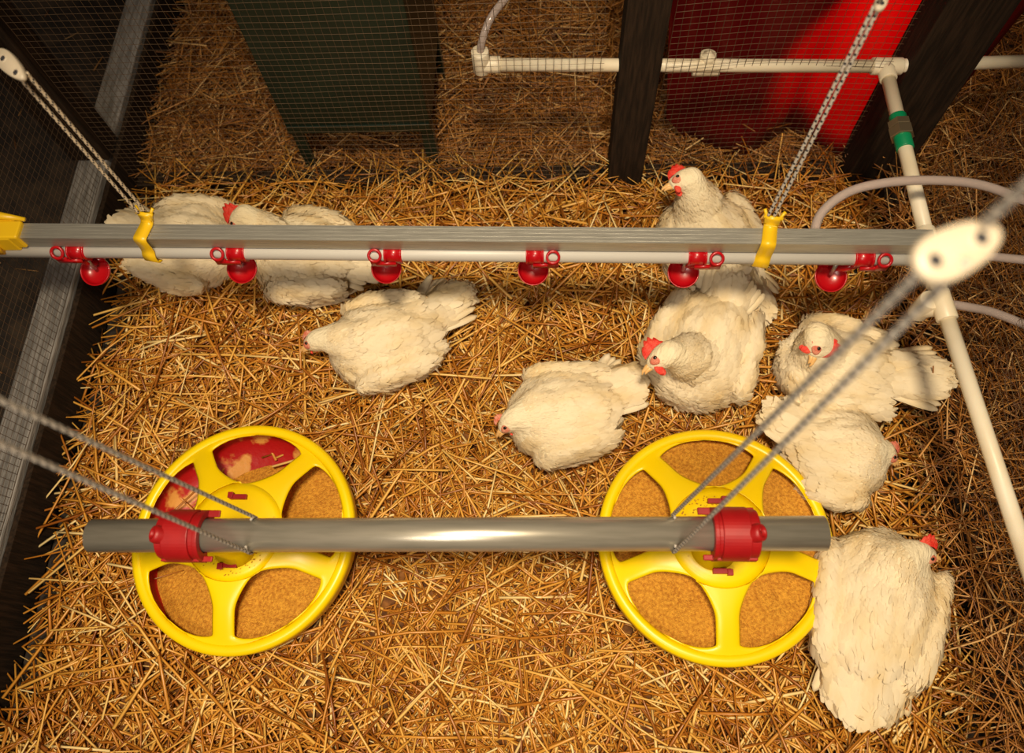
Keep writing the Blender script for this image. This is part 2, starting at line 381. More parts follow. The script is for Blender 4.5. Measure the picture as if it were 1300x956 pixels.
for o0, L_, rr in ((-.016, .012, .0175), (-.003, .017, .0185)):
    b.tube([wl(nut + dirn * o0), wl(nut + dirn * (o0 + .001)), wl(nut + dirn * (o0 + L_ - .001)), wl(nut + dirn * (o0 + L_))], [rr * .93, rr, rr, rr * .93], 6)
b.build('hex_nut', m_brass, pp, False, label='dull metal hexagonal nut')
b = MB(); fitting(b, wl(mid - dirn * .125), wl(mid - dirn * .085), .0136); b.build('coupling', m_pvc, pp)
b = MB(); d2 = (fr - mid).normalized(); fitting(b, wl(mid - d2 * .022), wl(mid + d2 * .022), .0142)
e2 = P(1170, 392, .27); fitting(b, wl(mid), wl(e2), .0138); fitting(b, wl(e2 + Vector((0, 0, -.014))), wl(e2 + Vector((0, 0, .03))), .0142); b.build('lower_tee', m_pvc, pp)

def hose(name, pts, r, label):
    b = MB(); c = smooth_curve(pts, 12); b.tube(c, r, 16, False)
    b.tube(c, r * .65, 16, False)
    return b.build(name, m_hose, None, True, label=label, cat='hose', group='clear plastic hoses')
hose('clear_hose', [P(1032, 318, .33), P(1040, 275, .345), P(1075, 245, .36), P(1125, 232, .37), P(1190, 229, .37), P(1250, 236, .36), P(1320, 262, .34)], .0066, 'clear hose arching from the drinker rail over the white pipe')
hose('clear_hose', [P(1205, 322, .28), P(1250, 325, .27), P(1330, 333, .27)], .0066, 'clear hose leaving level behind the white cord adjuster to the right')
hose('clear_hose', [P(1205, 386, .26), P(1230, 390, .25), P(1265, 398, .23), P(1330, 424, .2)], .0066, 'clear hose running right from the lower tee of the white pipe')
hose('clear_hose', [el + Vector((0, 0, .022)), PY(612, 52, .95), PY(622, 25, .97), PY(640, 0, 1.0), PY(665, -30, 1.03)], .0062, 'bluish hose rising from the white elbow beside the green cabinet')

# ------------------------------------------------------------------ drinker line
bl = P(25, 298, .34); br = P(1182, 307, .34); ax = (br - bl).normalized(); yv = Vector((0, 0, 1)).cross(ax).normalized(); zv = Vector((0, 0, 1))
def DL(x, dy=0, dz=0):   # point on the drinker line at world x
    t = (x - bl.x) / ax.x; return bl + ax * t + yv * dy + zv * dz
LR = Matrix([[ax.x, yv.x, 0], [ax.y, yv.y, 0], [ax.z, 0, 1]])
b = MB(); Lb = (br - bl).length; BS = .0255
b.box((0, 0, 0), (Lb, BS, BS * .9), LR)
for k in range(4): b.box(yv * (-.009 + k * .006) + zv * (BS * .45), (Lb, .0016, .0012), LR)
o = b.build('drinker_rail', m_alu, None, False, label='square grey aluminium rail carrying the red drinkers across the pen', cat='rail'); o.location = (bl + br) / 2
PVY, PVZ = -.011, -.026
b = MB(); a0 = DL(-.90, PVY, PVZ); a1 = DL(.545, PVY, PVZ); b.tube([Vector((0, 0, 0)), a1 - a0], .0112, 28)
o = b.build('drinker_pipe', m_pvcg, None, label='straight white round pipe held under the square aluminium rail', cat='pipe'); o.location = a0
# end fitting of the drinker pipe into the water pipe
b = MB(); q = DL(.53, PVY, PVZ); fitting(b, Vector((-.015, 0, 0)), Vector((.035, 0, 0)), .0140); fitting(b, Vector((.022, 0, .006)), Vector((.026, -.03, -.035)), .0138)
o = b.build('pipe_elbow', m_pvc, None, label='white elbow at the right end of the drinker pipe', cat='pipe fitting'); o.location = q

sx = [(90, 122, 345), (292, 308, 342), (490, 491, 342), (690, 677, 344), (895, 867, 347), (1105, 1054, 352)]
dlabels = ['red drinker nearest the left end of the aluminium rail', 'red drinker hanging in front of the white hen with its comb at the rail', 'red drinker hanging above the hen with a spread ragged tail',
           'red drinker over bare straw between the two middle hens', 'red drinker above the hen that stares at the feeder', 'red drinker at the right end of the rail beside the white adjuster']
def sphere_cup(b, c):
    prof = []
    for k in range(9): 
        t = k / 8 * PI / 2; prof.append((.0230 * math.sin(t), -.012 * math.cos(t)))
    prof += [(.0236, .004), (.0220, .004)]
    for k in range(8, -1, -1):
        t = k / 8 * PI / 2; prof.append((.0213 * math.sin(t), -.0105 * math.cos(t) + .001))
    b.lathe(prof, 32, c, Matrix.Rotation(.42, 3, 'X'))
for (px, cx_, cy_), lb in zip(sx, dlabels):
    base = P(px, 322, .34 + PVZ); c = DL(base.x, PVY, PVZ)
    t = empty('nipple_drinker', c, label=lb, cat='drinker', group='red nipple drinkers under the rail')
    cup = P(cx_, cy_ - 1, .262) - c
    sgn = -1 if px > 600 else 1
    b = MB(); b.tube([ax * (sgn * .012 - .012), ax * (sgn * .012 + .012)], .0132, 28)
    b.tube([ax * (sgn * .012 - .013), ax * (sgn * .012 - .0105)], .0142, 28); b.tube([ax * (sgn * .012 + .0105), ax * (sgn * .012 + .013)], .0142, 28)
    b.box(ax * (sgn * .012) + zv * -.014, (.022, .012, .012), LR)
    sad = b.build('saddle', m_red, t)
    # ring plate beside the saddle (a flat eye with a round hole)
    b = MB(); rt = Matrix([[ax.x, 0, yv.x], [ax.y, 0, yv.y], [0, 1, 0]])
    rc = ax * (sgn * -.014) + Vector((0, -.010, .010))
    tilt = Matrix.Rotation(-.9, 3, 'X')
    b.lathe([(.0068, -.002), (.0105, -.002), (.0105, .002), (.0068, .002)], 28, rc, Matrix.Rotation(.75, 3, 'X'), close=True)
    b.box(ax * (sgn * -.014) + Vector((0, -.0125, -.006)), (.016, .004, .014)); b.box(Vector((0, -.0128, -.009)), (.03, .004, .008))
    b.build('locking_eye', m_red, sad)
    b = MB()
    arm0 = ax * (sgn * .008) + zv * -.014
    b.tube([arm0, Vector((cup.x * .7, cup.y * .6, cup.z * .55)), Vector((cup.x, cup.y + .012, cup.z + .006))], [.006, .0055, .005], 12)
    b.build('arm', m_red, t)
    b = MB(); sphere_cup(b, cup); b.box(cup + Vector((.0, .019, .004)), (.02, .008, .008)); cp = b.build('cup', m_red, t)
    b = MB(); b.tube([cup + Vector((0, 0.004, .032)), cup + Vector((0, .002, .004))], .003, 10); b.build('nipple', m_alu, cp)

# yellow hanger brackets on the drinker rail
def hanger(pxb, label):
    c = DL(P(pxb, 300, .34).x, 0, 0); t = empty('hanger_bracket', c, label=label, cat='bracket', group='yellow hanger brackets on the drinker rail')
    b = MB(); w_ = .018; R_ = Matrix.Rotation(-.18, 3, 'Z') @ LR
    path = [Vector((0, .028, .022)), Vector((0, .017, .030)), Vector((0, .0135, .016)), Vector((0, -.004, .0155)), Vector((0, -.0165, .013)), Vector((0, -.0185, -.012)), Vector((0, -.0240, -.022)), Vector((0, -.0250, -.034)), Vector((0, -.018, -.040))]
    path = smooth_curve(path, 4); vs = []
    for k, p in enumerate(path):
        ww = w_ / 2 * (1 + .25 * k / len(path)); vs += [R_ @ Vector((-ww, p.y, p.z)), R_ @ Vector((ww, p.y, p.z))]
    b.add(vs, [(2 * k, 2 * k + 1, 2 * k + 3, 2 * k + 2) for k in range(len(path) - 1)])
    b.build('strap', m_yel2, t, True, solid=.0024)
    b = MB(); 
    for s_ in (-1, 1):
        b.tube([R_ @ Vector((s_ * .008, .016, .016)), R_ @ Vector((s_ * .010, .022, .030)), R_ @ Vector((s_ * .014, .027, .036))], .0024, 8)
    b.tube([R_ @ Vector((-.013, .020, .028)), R_ @ Vector((.013, .020, .028))], .0026, 10); b.build('hook', m_yel2, t)
    b = MB(); b.box(R_ @ Vector((0, .0145, 0)), (w_, .0022, .034), R_); b.build('back_plate', m_yel2, t, False, bevel=.0008)
    return c
hl = hanger(188, 'yellow hanger bracket clipped on the rail over the left pair of hens')
hr = hanger(973, 'yellow hanger bracket clipped on the rail near its right end')
c = bl + ax * -.004
t = empty('rail_connector', c, label='yellow end connector holding the left tip of the aluminium rail', cat='connector')
b = MB(); b.box(Vector((-.022, 0, 0)), (.05, .036, .034)); b.box(Vector((-.01, -.002, .004)), (.05, .030, .030)); b.build('socket', m_yel2, t, False, bevel=.003)
b = MB(); b.tube([Vector((-.05, .014, .02)), Vector((-.02, .020, .022)), Vector((.018, .016, .016))], [.008, .006, .003], 12); b.box(Vector((-.03, -.02, -.004)), (.012, .006, .03)); b.build('latch', m_yel2, t)

# ------------------------------------------------------------------ feeder line
TZ = .30
tl = P(117, 680, TZ); tr = P(1047, 677, TZ); TR_ = .0213
b = MB(); L = (tr - tl).length; dv = (tr - tl).normalized()
prof = [Vector((0, 0, 0)), dv * L]
b.tube(prof, TR_, 48, False); b.tube(prof, TR_ * .92, 48, False)
for e_, q in ((0, prof[0]), (1, prof[1])):
    rot = dv.to_track_quat('Z', 'Y').to_matrix(); b.lathe([(TR_ * .92, 0), (TR_, 0)], 48, q, rot)
o = b.build('feed_tube', m_steel, None, label='shiny round steel feed tube spanning the two yellow feeders', cat='tube'); o.location = tl

RH, RR, ZH, ZR = .074, .161, .030, .0
def grill(b, ang0):
    nsp = 5; half = PI / nsp
    rs = [RH + (RR - RH) * (.5 - .5 * math.cos(PI * k / 26)) for k in range(27)]
    def zof(r):
        t = (r - RH) / (RR - RH); t = max(0, min(1, t)); return ZH * (1 - t) ** 1.15 * 1.0 + ZR + .006 * math.sin(PI * t)
    for s in range(nsp):
        a0 = ang0 + s * 2 * half; vs = []; nc = 12
        for r in rs:
            w0 = .0158 / r; full = half
            ti = min(1, (r - RH) / .042); to = min(1, (RR - r) / .013)
            fi = (1 - math.sqrt(max(0, 1 - (1 - ti) ** 2))); fo = (1 - math.sqrt(max(0, 1 - (1 - to) ** 2)))
            hwid = min(full, w0 + (full - w0) * max(fi, fo))
            for k in range(nc + 1):
                u = -1 + 2 * k / nc; a = a0 + hwid * u; zz = zof(r) - .0030 * (1 - max(fi, fo)) * u ** 4
                vs.append((r * math.cos(a), r * math.sin(a), zz))
        b.add(vs, [(i * (nc + 1) + k, i * (nc + 1) + k + 1, (i + 1) * (nc + 1) + k + 1, (i + 1) * (nc + 1) + k) for i in range(26) for k in range(nc)])
def feeder(px, py, tubex, ang, label, tilt, feedlvl, clamp_side):
    c = P(px, py, .088); root = empty('pan_feeder', (c.x, c.y, 0), label=label, cat='feeder', group='yellow pan feeders on the steel tube')
    T = Matrix.Rotation(tilt[0], 3, 'X') @ Matrix.Rotation(tilt[1], 3, 'Y')
    off = Vector((0, 0, .085))
    def fin(b, name, m, solid=0, par=root, **k):
        b.v = [tuple(T @ Vector(v) + off) for v in b.v]
        return b.build(name, m, par, True, solid=solid, **k)
    b = MB(); grill(b, ang); fin(b, 'grill', m_yel, .0028)
    b = MB()
    b.lathe([(.0, .0345), (.052, .0345), (.060, .0335), (RH - .010, .0318), (RH, ZH)], 64); fin(b, 'hub', m_yel, .0028)
    b = MB(); b.lathe([(RR - .001, ZR), (RR + .003, ZR + .0030), (RR + .009, ZR + .004), (RR + .0150, ZR + .001), (RR + .0165, ZR - .005), (RR + .0145, ZR - .030), (RR + .0115, ZR - .031), (RR + .012, ZR - .006), (RR + .004, ZR - .002), (RR, ZR - .003)], 96, close=True); fin(b, 'rim', m_yel)
    b = MB(); b.lathe([(RR + .0110, ZR - .006), (RR + .0105, ZR - .030), (RR + .002, ZR - .052), (RR - .02, ZR - .067), (RR - .05, ZR - .071), (.0, -.071)], 96); fin(b, 'pan', m_pan, .0025, label='red pan dusted with feed')
    b = MB(); b.lathe([(RR + .0145, ZR - .029), (RR + .0115, ZR - .035), (RR + .0055, ZR - .053), (RR - .018, ZR - .071)], 96); fin(b, 'skirt', m_yel)
    b = MB(); b.lathe([(.044, .034), (.046, .0), (.062, -.045)], 48); fin(b, 'inner_cone', m_yel, .002)
    # feed: sloping heap surface, stuff
    b = MB(); nr = 26; na = 72; vs = []
    for i in range(nr + 1):
        r = .04 + (RR + .006 - .04) * i / nr
        for k in range(na):
            a = 2 * PI * k / na; u = Vector((math.cos(a), math.sin(a), 0))
            z = feedlvl[0] - (r - .05) * feedlvl[1] + feedlvl[2] * (u.x * feedlvl[3] + u.y * feedlvl[4]) * r / .15 + .006 * noise.noise(Vector((u.x * r * 22, u.y * r * 22, px)))
            vs.append((u.x * r, u.y * r, z))
    b.add(vs, [(i * na + k, i * na + (k + 1) % na, (i + 1) * na + (k + 1) % na, (i + 1) * na + k) for i in range(nr) for k in range(na)])
    fin(b, 'feed', m_feed, label='orange crumbly feed in the pan', kind='stuff')
    # loose crumbs on the hub
    b = MB(); rr_ = np.random.default_rng(int(px))
    for _ in range(110):
        a = rr_.normal(-1.1 if px < 500 else 2.3, .6); r = rr_.uniform(.028, .066); s = rr_.uniform(.0006, .0013)
        b.ell((r * math.cos(a), r * math.sin(a), .0368 - max(0, (r - .056)) * .35), (s, s * .8, s * .7), None, 6, 4)
    fin(b, 'crumbs', m_feed, label='crumbs of feed on the hub', kind='stuff')
    # clamp on the tube
    cl = Vector((tubex - c.x, tl.y + (tr.y - tl.y) * ((tubex - tl.x) / (tr.x - tl.x)) - c.y, TZ))
    b = MB()
    def arc(x0, x1, r, a0, a1, n=20, th=.003):
        vs = []; 
        for x in (x0, x1):
            for rr2 in (r, r + th):
                for k in range(n + 1):
                    a = a0 + (a1 - a0) * k / n; vs.append(cl + Vector((x, rr2 * math.sin(a), rr2 * math.cos(a))))
        m_ = n + 1; fs = []
        for k in range(n):
            fs += [(k, k + 1, m_ + k + 1, m_ + k), (2 * m_ + k, 3 * m_ + k, 3 * m_ + k + 1, 2 * m_ + k + 1), (m_ + k, m_ + k + 1, 3 * m_ + k + 1, 3 * m_ + k), (k, 2 * m_ + k, 2 * m_ + k + 1, k + 1)]
        fs += [(0, m_, 3 * m_, 2 * m_), (n, 2 * m_ + n, 3 * m_ + n, m_ + n)]
        b.add(vs, fs)
    s = clamp_side
    arc(-.028, .028, TR_ + .0008, -2.1, 2.1, 28, .0075)
    arc(-.018, .016, TR_ + .007, -1.5, 1.5, 24, .0045)
    arc(-.028 if s > 0 else .022, -.022 if s > 0 else .028, TR_ + .006, -2.1, 2.1, 28, .0045)
    b.box(cl + Vector((0, .029, -.004)), (.056, .007, .012)); b.box(cl + Vector((0, -.029, -.008)), (.056, .007, .012))
    b.box(cl + Vector((-s * .033, .027, .004)), (.020, .009, .004)); b.box(cl + Vector((-s * .030, -.029, -.004)), (.018, .007, .004))
    tc_ = b.build('tube_clamp', m_red_d, root, True, bevel=.0012, label='dark red clamp over the steel tube')
    b = MB(); kr = Matrix.Rotation(s * .75, 3, 'Y'); kc = cl + Vector((s * .019, -.004, TR_ + .001))
    b.lathe([(.0055, .0), (.0055, .0125), (.0072, .0145), (.0100, .0130), (.0112, .009), (.0118, 0)], 28, kc, kr)
    b.tube([kc, kc + kr @ Vector((0, 0, .011))], .0022, 8); b.build('slide_knob', m_red_d, tc_)
    b = MB(); b.lathe([(.017, .272), (.017, .18), (.022, .135), (.034, .120)], 40, (cl.x * .55, cl.y * .55, 0)); b.v = [tuple(Vector(v) + Vector((cl.x, cl.y, 0)) * (.45 * (v[2] - .12) / .13)) for v in b.v]
    b.build('drop_neck', m_yel, root, True, solid=.002)
    for sy, dx in ((1, .0), (-1, -.002 if s > 0 else .0)):
        b = MB(); b.box(T @ Vector((dx - .002 * s, sy * .051, .039)) + off, (.026, .0075, .007)); b.box(T @ Vector((dx + .009 * s, sy * .053, .043)) + off, (.008, .009, .006))
        b.build('lock_tab', m_red_d, root, False, bevel=.0006)
    return root
feeder(307, 678, P(236, 678, TZ).x, math.radians(52), 'yellow pan feeder on the left, under the tube, its red tray partly bare', (.03, -.03), (-.036, .10, .030, .45, -1), -1)
feeder(909, 686, P(931, 678, TZ).x, math.radians(55), 'yellow pan feeder on the right, filled to the rim with orange feed', (-.02, .02), (-.016, .03, .004, 0, -1), 1)

# ------------------------------------------------------------------ cords
def cord(name, a, c, r, label, pale=True, tick=.0030, loop=None, group='braided suspension cords', mats=None):
    a = Vector(a); c = Vector(c); L = (c - a).length; n = max(20, int(L / tick)); n = min(n, 420)
    pts = [a + (c - a) * (k / n) for k in range(n + 1)]
    def pat(i, k): return 1 if ((i % 4 == 0 and k in (0, 1, 4)) or (i % 4 == 2 and k in (2, 3, 6)) or (i % 4 == 1 and k in (5,)) or (i % 4 == 3 and k in (7,))) else 0
    pts0 = [p - a for p in pts]
    b = MB(); b.tube(pts0, [r * (1 + .06 * math.sin(i * 1.57)) for i in range(n + 1)], 8, True, pattern=pat)
    me = b.mesh(name); o = link(name, me, mats or [m_cordw if pale else m_cordg, m_cordb], None, True, label=label, cat='cord', group=group); o.location = a
    return o
def adjuster(name, c, ex, ey, L, Wd, T, label, holes):
    """oval plate with round holes: thickness T along its own normal"""
    ex = Vector(ex).normalized(); ez = ex.cross(Vector(ey)).normalized(); ey = ez.cross(ex)
    Rm = Matrix((ex, ey, ez)).transposed(); root = empty(name, c, label=label, cat='cord adjuster', group='white cord adjusters')
    bm = bmesh.new(); n = 48
    ring = []
    prof = [(-.5, .90), (-.32, .98), (0, 1.0), (.32, .98), (.5, .90)]
    for z, s in prof:
        row = []
        for k in range(n):
            a = 2 * PI * k / n; ca, sa = math.cos(a), math.sin(a)
            x = L / 2 * s * (abs(ca) ** .85) * (1 if ca > 0 else -1); y = Wd / 2 * s * (abs(sa) ** .95) * (1 if sa > 0 else -1) * (1 - .22 * (x / (L / 2)))
            row.append(bm.verts.new(Rm @ Vector((x, y, z * T))))
        ring.append(row)
    for i in range(len(ring) - 1):
        for k in range(n): bm.faces.new((ring[i][k], ring[i][(k + 1) % n], ring[i + 1][(k + 1) % n], ring[i + 1][k]))
    bm.faces.new(ring[0][::-1]); bm.faces.new(ring[-1])
    me = bpy.data.meshes.new('plate'); bm.to_mesh(me); bm.free(); o = link('plate', me, m_adj, root)
    for hx, hy in holes:
        b = MB()
        for sgn in (-1, 1):
            b.lathe([(.0035, 0), (.0048, .0008), (.0056, 0)], 20, Rm @ Vector((hx, hy, sgn * T / 2)), Rm if sgn > 0 else Rm @ Matrix.Rotation(PI, 3, 'X'))
        b.tube([Rm @ Vector((hx, hy, -T * .49)), Rm @ Vector((hx, hy, T * .49))], .0037, 16)
        ey_ = b.build('eyelet', m_adj, root)
        b = MB(); b.tube([Rm @ Vector((hx, hy, -T / 2 - .0003)), Rm @ Vector((hx, hy, T / 2 + .0003))], .0033, 16)
        b.build('hole', m_cordb, ey_, label='dark round hole')
    return root
# right front pair, tied round the feed tube
def tube_at(px): 
    p = P(px, 678, TZ); t = (p.x - tl.x) / (tr.x - tl.x); return tl + (tr - tl) * t
# loops round the tube
def loop(px, label):
    c_ = tube_at(px); b = MB(); pts = []
    for k in range(33):
        a = -2.35 + 4.7 * k / 32 + PI; pts.append(Vector((.001 * math.sin(a), (TR_ + .0016) * math.sin(a), (TR_ + .0016) * math.cos(a))))
    def pat(i, k): return 1 if (i % 4 == 0 and k in (0, 1, 2)) or (i % 4 == 2 and k in (4, 5, 6)) else 0
    b.tube(pts, .0016, 8, True, pattern=pat); me = b.mesh('cord_loop')
    o = link('cord_loop', me, [m_cordg, m_cordb], None, True, label=label, cat='cord', group='cord loops under the feed tube'); o.location = c_
    return c_
aR = loop(855, 'cord loop slung under the steel tube at the right feeder'); aL = loop(321, 'cord loop slung under the steel tube right of the left feeder clamp')
adjR = P(1214, 318, .985)
sR = (TR_ + .0016) * math.sin(2.35 - PI + PI); cR = (TR_ + .0016) * math.cos(PI - 2.35)
up_ = Vector((0, TR_ + .001, .004)); dn_ = Vector((0, -TR_ - .001, .004))
cord('suspension_cord', aR + up_, P(1168, 345, .985), .0024, 'grey flecked cord from the right feeder tube up to the white adjuster, far strand', False)
cord('suspension_cord', aR + dn_, P(1226, 332, .99), .0024, 'grey flecked cord from the right feeder tube up to the white adjuster, near strand', False)
cord('suspension_cord', P(1250, 283, .992), P(1345, 195, 1.05), .0026, 'blurred cord leaving the big white adjuster toward the upper right', False)
adjuster('cord_adjuster', adjR, (1, .50, .02), (-.4, 1, .25), .046, .023, .008, 'large blurred white oval cord adjuster above the right end of the rail', [(-.014, 0), (.011, .0)])
topL1 = P(-40, 489, .85); topL2 = P(-40, 545, .85)
cord('suspension_cord', aL + up_, topL1, .0024, 'flecked cord rising left from the left feeder tube, far strand', False)
cord('suspension_cord', aL + dn_, topL2, .0024, 'flecked cord rising left from the left feeder tube, near strand', False)
# rear cords
gl = hl + Vector((0, .020, .030)); gr_ = hr + Vector((0, .020, .030))
cord('suspension_cord', hl + Vector((-.004, .02, .03)), P(12, 84, .64), .0023, 'pale cord from the left yellow bracket to the white adjuster, lower strand', True)
cord('suspension_cord', hl + Vector((.006, .022, .032)), P(33, 92, .64), .0023, 'pale cord from the left yellow bracket to the white adjuster, upper strand', True)
cord('suspension_cord', hr + Vector((-.003, .022, .03)), P(1110, 8, .70), .0023, 'pale flecked cord rising from the right yellow bracket, left strand', False)
cord('suspension_cord', hr + Vector((.005, .021, .03)), P(1117, 8, .70), .0023, 'pale flecked cord rising from the right yellow bracket, right strand', False)
cord('suspension_cord', P(1114, 6, .70), P(1150, -70, .8), .0022, 'short cord above the small adjuster at the top edge', False)
adjuster('cord_adjuster', P(14, 83, .64), (1, -.95, 0), (.6, .8, .35), .062, .021, .008, 'white oval cord adjuster at the upper left above the left cords', [(.018, -.001), (-.012, 0)])
adjuster('cord_adjuster', P(1119, 1, .70), (.5, 1, .0), (-1, .5, .2), .030, .012, .006, 'small cord adjuster cut by the top edge above the red sheet', [(.006, 0), (-.006, 0)])

# ------------------------------------------------------------------ chickens
def eval_mesh(o):
    dg = bpy.context.evaluated_depsgraph_get(); e = o.evaluated_get(dg); return bpy.data.meshes.new_from_object(e)
def chicken(label, breast, rump, head, hz, beak, bz_, tail, tz, w=.078, h=.128, comb=1.0, skin='red', up=(0, -1), upk=.5, seed=0, wing=(1, 1), rw=.8, tw=1.0):
    B = P(*breast, .075); Rm_ = P(*rump, .075); c = (B + Rm_) / 2; u = (B - Rm_); Ln = u.length; ang = math.atan2(u.y, u.x)
    root = empty('white_hen', (c.x, c.y, 0), ang, label=label, cat='chicken', group='white hens resting on the straw')
    Ri = Matrix.Rotation(-ang, 3, 'Z')
    def lc(p): return Ri @ (p - Vector((c.x, c.y, 0)))
    Hd = lc(P(*head, hz)); Bk = lc(P(*beak, bz_)); Tl = lc(P(*tail, tz))
    a = Ln / 2
    HS = 1.15; fw = (Bk - Hd).normalized(); Hd = Bk - fw * (.0365 * HS)
    upw = lc(P(head[0] + up[0] * 20, head[1] + up[1] * 20, hz)) - lc(P(*head, hz)); upw.normalize()
    cv = lc(Vector((0, 0, H))) - Hd; cv.normalize(); upw = upw + cv * upk
    upw = (upw - fw * upw.dot(fw)).normalized(); lf = upw.cross(fw); q = Matrix((fw, lf, upw)).transposed()
    b = MB()
    hb = h
    b.ell((0, 0, hb * .47), (a + .052, w, hb * .50))
    b.ell((a * .75, 0, hb * .46), (.060, w * .88, hb * .47))
    b.ell((a * .9, 0, hb * .36), (.055, w * .72, hb * .36))
    b.ell((-a * .8, 0, hb * .45), (.055, w * rw, hb * .42))
    b.ell((-.01, 0, hb * .26), (a + .045, w * 1.0, hb * .28))
    # wings
    for s in (-1, 1):
        b.ell((-.012, s * w * .86, hb * .55), (a + .030, .020 * wing[0 if s < 0 else 1], hb * .26), Matrix.Rotation(s * .12, 3, 'Z'))
        b.ell((-a - .006, s * w * .55, hb * .44), (.045, .016, hb * .15), Matrix.Rotation(s * .25, 3, 'Z'))
    # tail chain
    T0 = Vector((-a * .9, 0, hb * .5))
    for k in range(6):
        t = k / 5; p = T0.lerp(Tl, t * .9); d = (Tl - T0); ra = math.atan2(d.y, d.x)
        b.ell(p, (.03, (.048 * (1 - t) + .030 * t) * tw, .034 * (1 - t) + .010 * t), Matrix.Rotation(ra, 3, 'Z'))
    # neck chain
    N0 = Vector((a * .72, 0, hb * .66)); N1 = Hd - fw * .012
    for k in range(9):
        t = k / 8; m1 = N0.lerp(N1, .5) + Vector((0, 0, .012 if hz > .13 else .004)); p = N0 * (1 - t) ** 2 + m1 * 2 * t * (1 - t) + N1 * t * t
        r = .048 * (1 - t) ** 1.1 + .0200 * (1 - (1 - t) ** 1.1); b.ell(p, (r, r, r * .92))
    b.ell(Hd - fw * .003, (.0225 * HS, .0165 * HS, .0172 * HS), q); b.ell(Hd + fw * .012 * HS, (.0135 * HS, .0110 * HS, .0115 * HS), q)
    tmp = b.build('body_tmp', m_skin, None)
    rm = tmp.modifiers.new('r', 'REMESH'); rm.mode = 'VOXEL'; rm.voxel_size = .0042
    sm = tmp.modifiers.new('s', 'SMOOTH'); sm.iterations = 6; sm.factor = .5
    me = eval_mesh(tmp); bpy.data.objects.remove(tmp)
    # plumage relief displaced outward, away from the head
    nv = len(me.vertices); co = np.empty(nv * 3); me.vertices.foreach_get('co', co); co = co.reshape(-1, 3)
    no = np.empty(nv * 3); me.vertices.foreach_get('normal', no); no = no.reshape(-1, 3)
    off = Vector((seed * 3.1, 0, 0)); dsp = np.zeros(nv)
    for i in range(nv):
        p = Vector(co[i]); k = min(1, max(0, ((p - Hd).length - .028) / .05))
        dsp[i] = k * (.0060 * noise.noise(Vector((p.x * 16, p.y * 28, p.z * 28)) + off) + .0036 * noise.noise(Vector((p.x * 36, p.y * 70, p.z * 70)) + off))
    co += no * dsp[:, None]; co[:, 2] = np.maximum(co[:, 2], .0015)
    me.vertices.foreach_set('co', co.ravel()); me.update()
    me.materials.clear(); link('body', me, m_skin, root)
    # plumage
    r = np.random.default_rng(seed + 100); nf = len(me.polygons)
    fc = np.empty(nf * 3); me.polygons.foreach_get('center', fc); fc = fc.reshape(-1, 3)
    fn = np.empty(nf * 3); me.polygons.foreach_get('normal', fn); fn = fn.reshape(-1, 3)
    ar = np.empty(nf); me.polygons.foreach_get('area', ar)
    hd = np.linalg.norm(fc - np.array(Hd), axis=1)
    ok = (fn[:, 2] > -.35) & (fc[:, 2] > .006); wgt = ar * ok * np.where(hd < .036, 0.0, np.where(hd < .06, 1.6, 1.0)); wgt /= wgt.sum()
    K = 9000; idx = r.choice(nf, K, p=wgt); c0 = fc[idx] + r.normal(0, .0012, (K, 3)); nn = fn[idx]
    tailp = np.array(Tl); back = np.array([-1.0, 0, 0]) * .75 + 0 * c0
    tdir = tailp - c0; tdir /= np.linalg.norm(tdir, axis=1)[:, None]
    hdir = c0 - np.array(Hd); hdir /= np.linalg.norm(hdir, axis=1)[:, None]
    hk = np.clip(1 - (hd[idx] - .03) / .09, 0, 1)[:, None]
    fl = back + tdir * .5 + hdir * hk * 1.6 + r.normal(0, .16, (K, 3)); fl[:, 2] -= .25
    fl -= nn * np.sum(fl * nn, 1)[:, None]; fl /= np.linalg.norm(fl, axis=1)[:, None] + 1e-9
    sd = np.cross(nn, fl)
    Lf = r.uniform(.010, .018, K); rearx = np.clip((-c0[:, 0] - a * .6) / .06, 0, 1); Lf *= 1 + .9 * rearx; Lf *= 1 - .62 * hk[:, 0]
    low = np.clip(1 - c0[:, 2] / .035, 0, 1); Lf *= 1 + .25 * low
    Wf = Lf * r.uniform(.16, .27, K); lift = (r.uniform(.02, .11, K) + .12 * rearx + .10 * low) * (1 - .6 * hk[:, 0])
    V = []
    for t, ww, up in ((0, .55, -.0), (.35, 1, .55), (.75, .85, .95), (1.0, .28, .85)):
        m_ = c0 + fl * (Lf * t)[:, None] + nn * ((Lf * lift * up) + (.0003 - .0012 * (t == 0)))[:, None]
        V.append(m_ - sd * (Wf * ww)[:, None] - nn * (Wf * ww * .18)[:, None]); V.append(m_ + nn * (Wf * .10 * ww)[:, None]); V.append(m_ + sd * (Wf * ww)[:, None] - nn * (Wf * ww * .18)[:, None])
    V = np.stack(V, 1).reshape(-1, 3); V[:, 2] = np.maximum(V[:, 2], .002)
    fq = []
    for k in range(3): fq += [[3 * k, 3 * k + 1, 3 * k + 4, 3 * k + 3], [3 * k + 1, 3 * k + 2, 3 * k + 5, 3 * k + 4]]
    fq = np.array(fq)[:, ::-1]; Fa = (fq[None] + (np.arange(K) * 12)[:, None, None]).reshape(-1)
    pm = bpy.data.meshes.new('plumage'); pm.vertices.add(len(V)); pm.vertices.foreach_set('co', V.ravel()); pm.loops.add(len(Fa)); pm.loops.foreach_set('vertex_index', Fa.astype(np.int32))
    npf = K * 6; pm.polygons.add(npf); pm.polygons.foreach_set('loop_start', np.arange(npf, dtype=np.int32) * 4); pm.update(calc_edges=True)
    link('plumage', pm, m_feather, root, True, kind='stuff')
    on = np.empty(len(V) * 3); pm.vertices.foreach_get('normal', on); on = on.reshape(-1, 3); bn = np.repeat(nn, 12, 0)
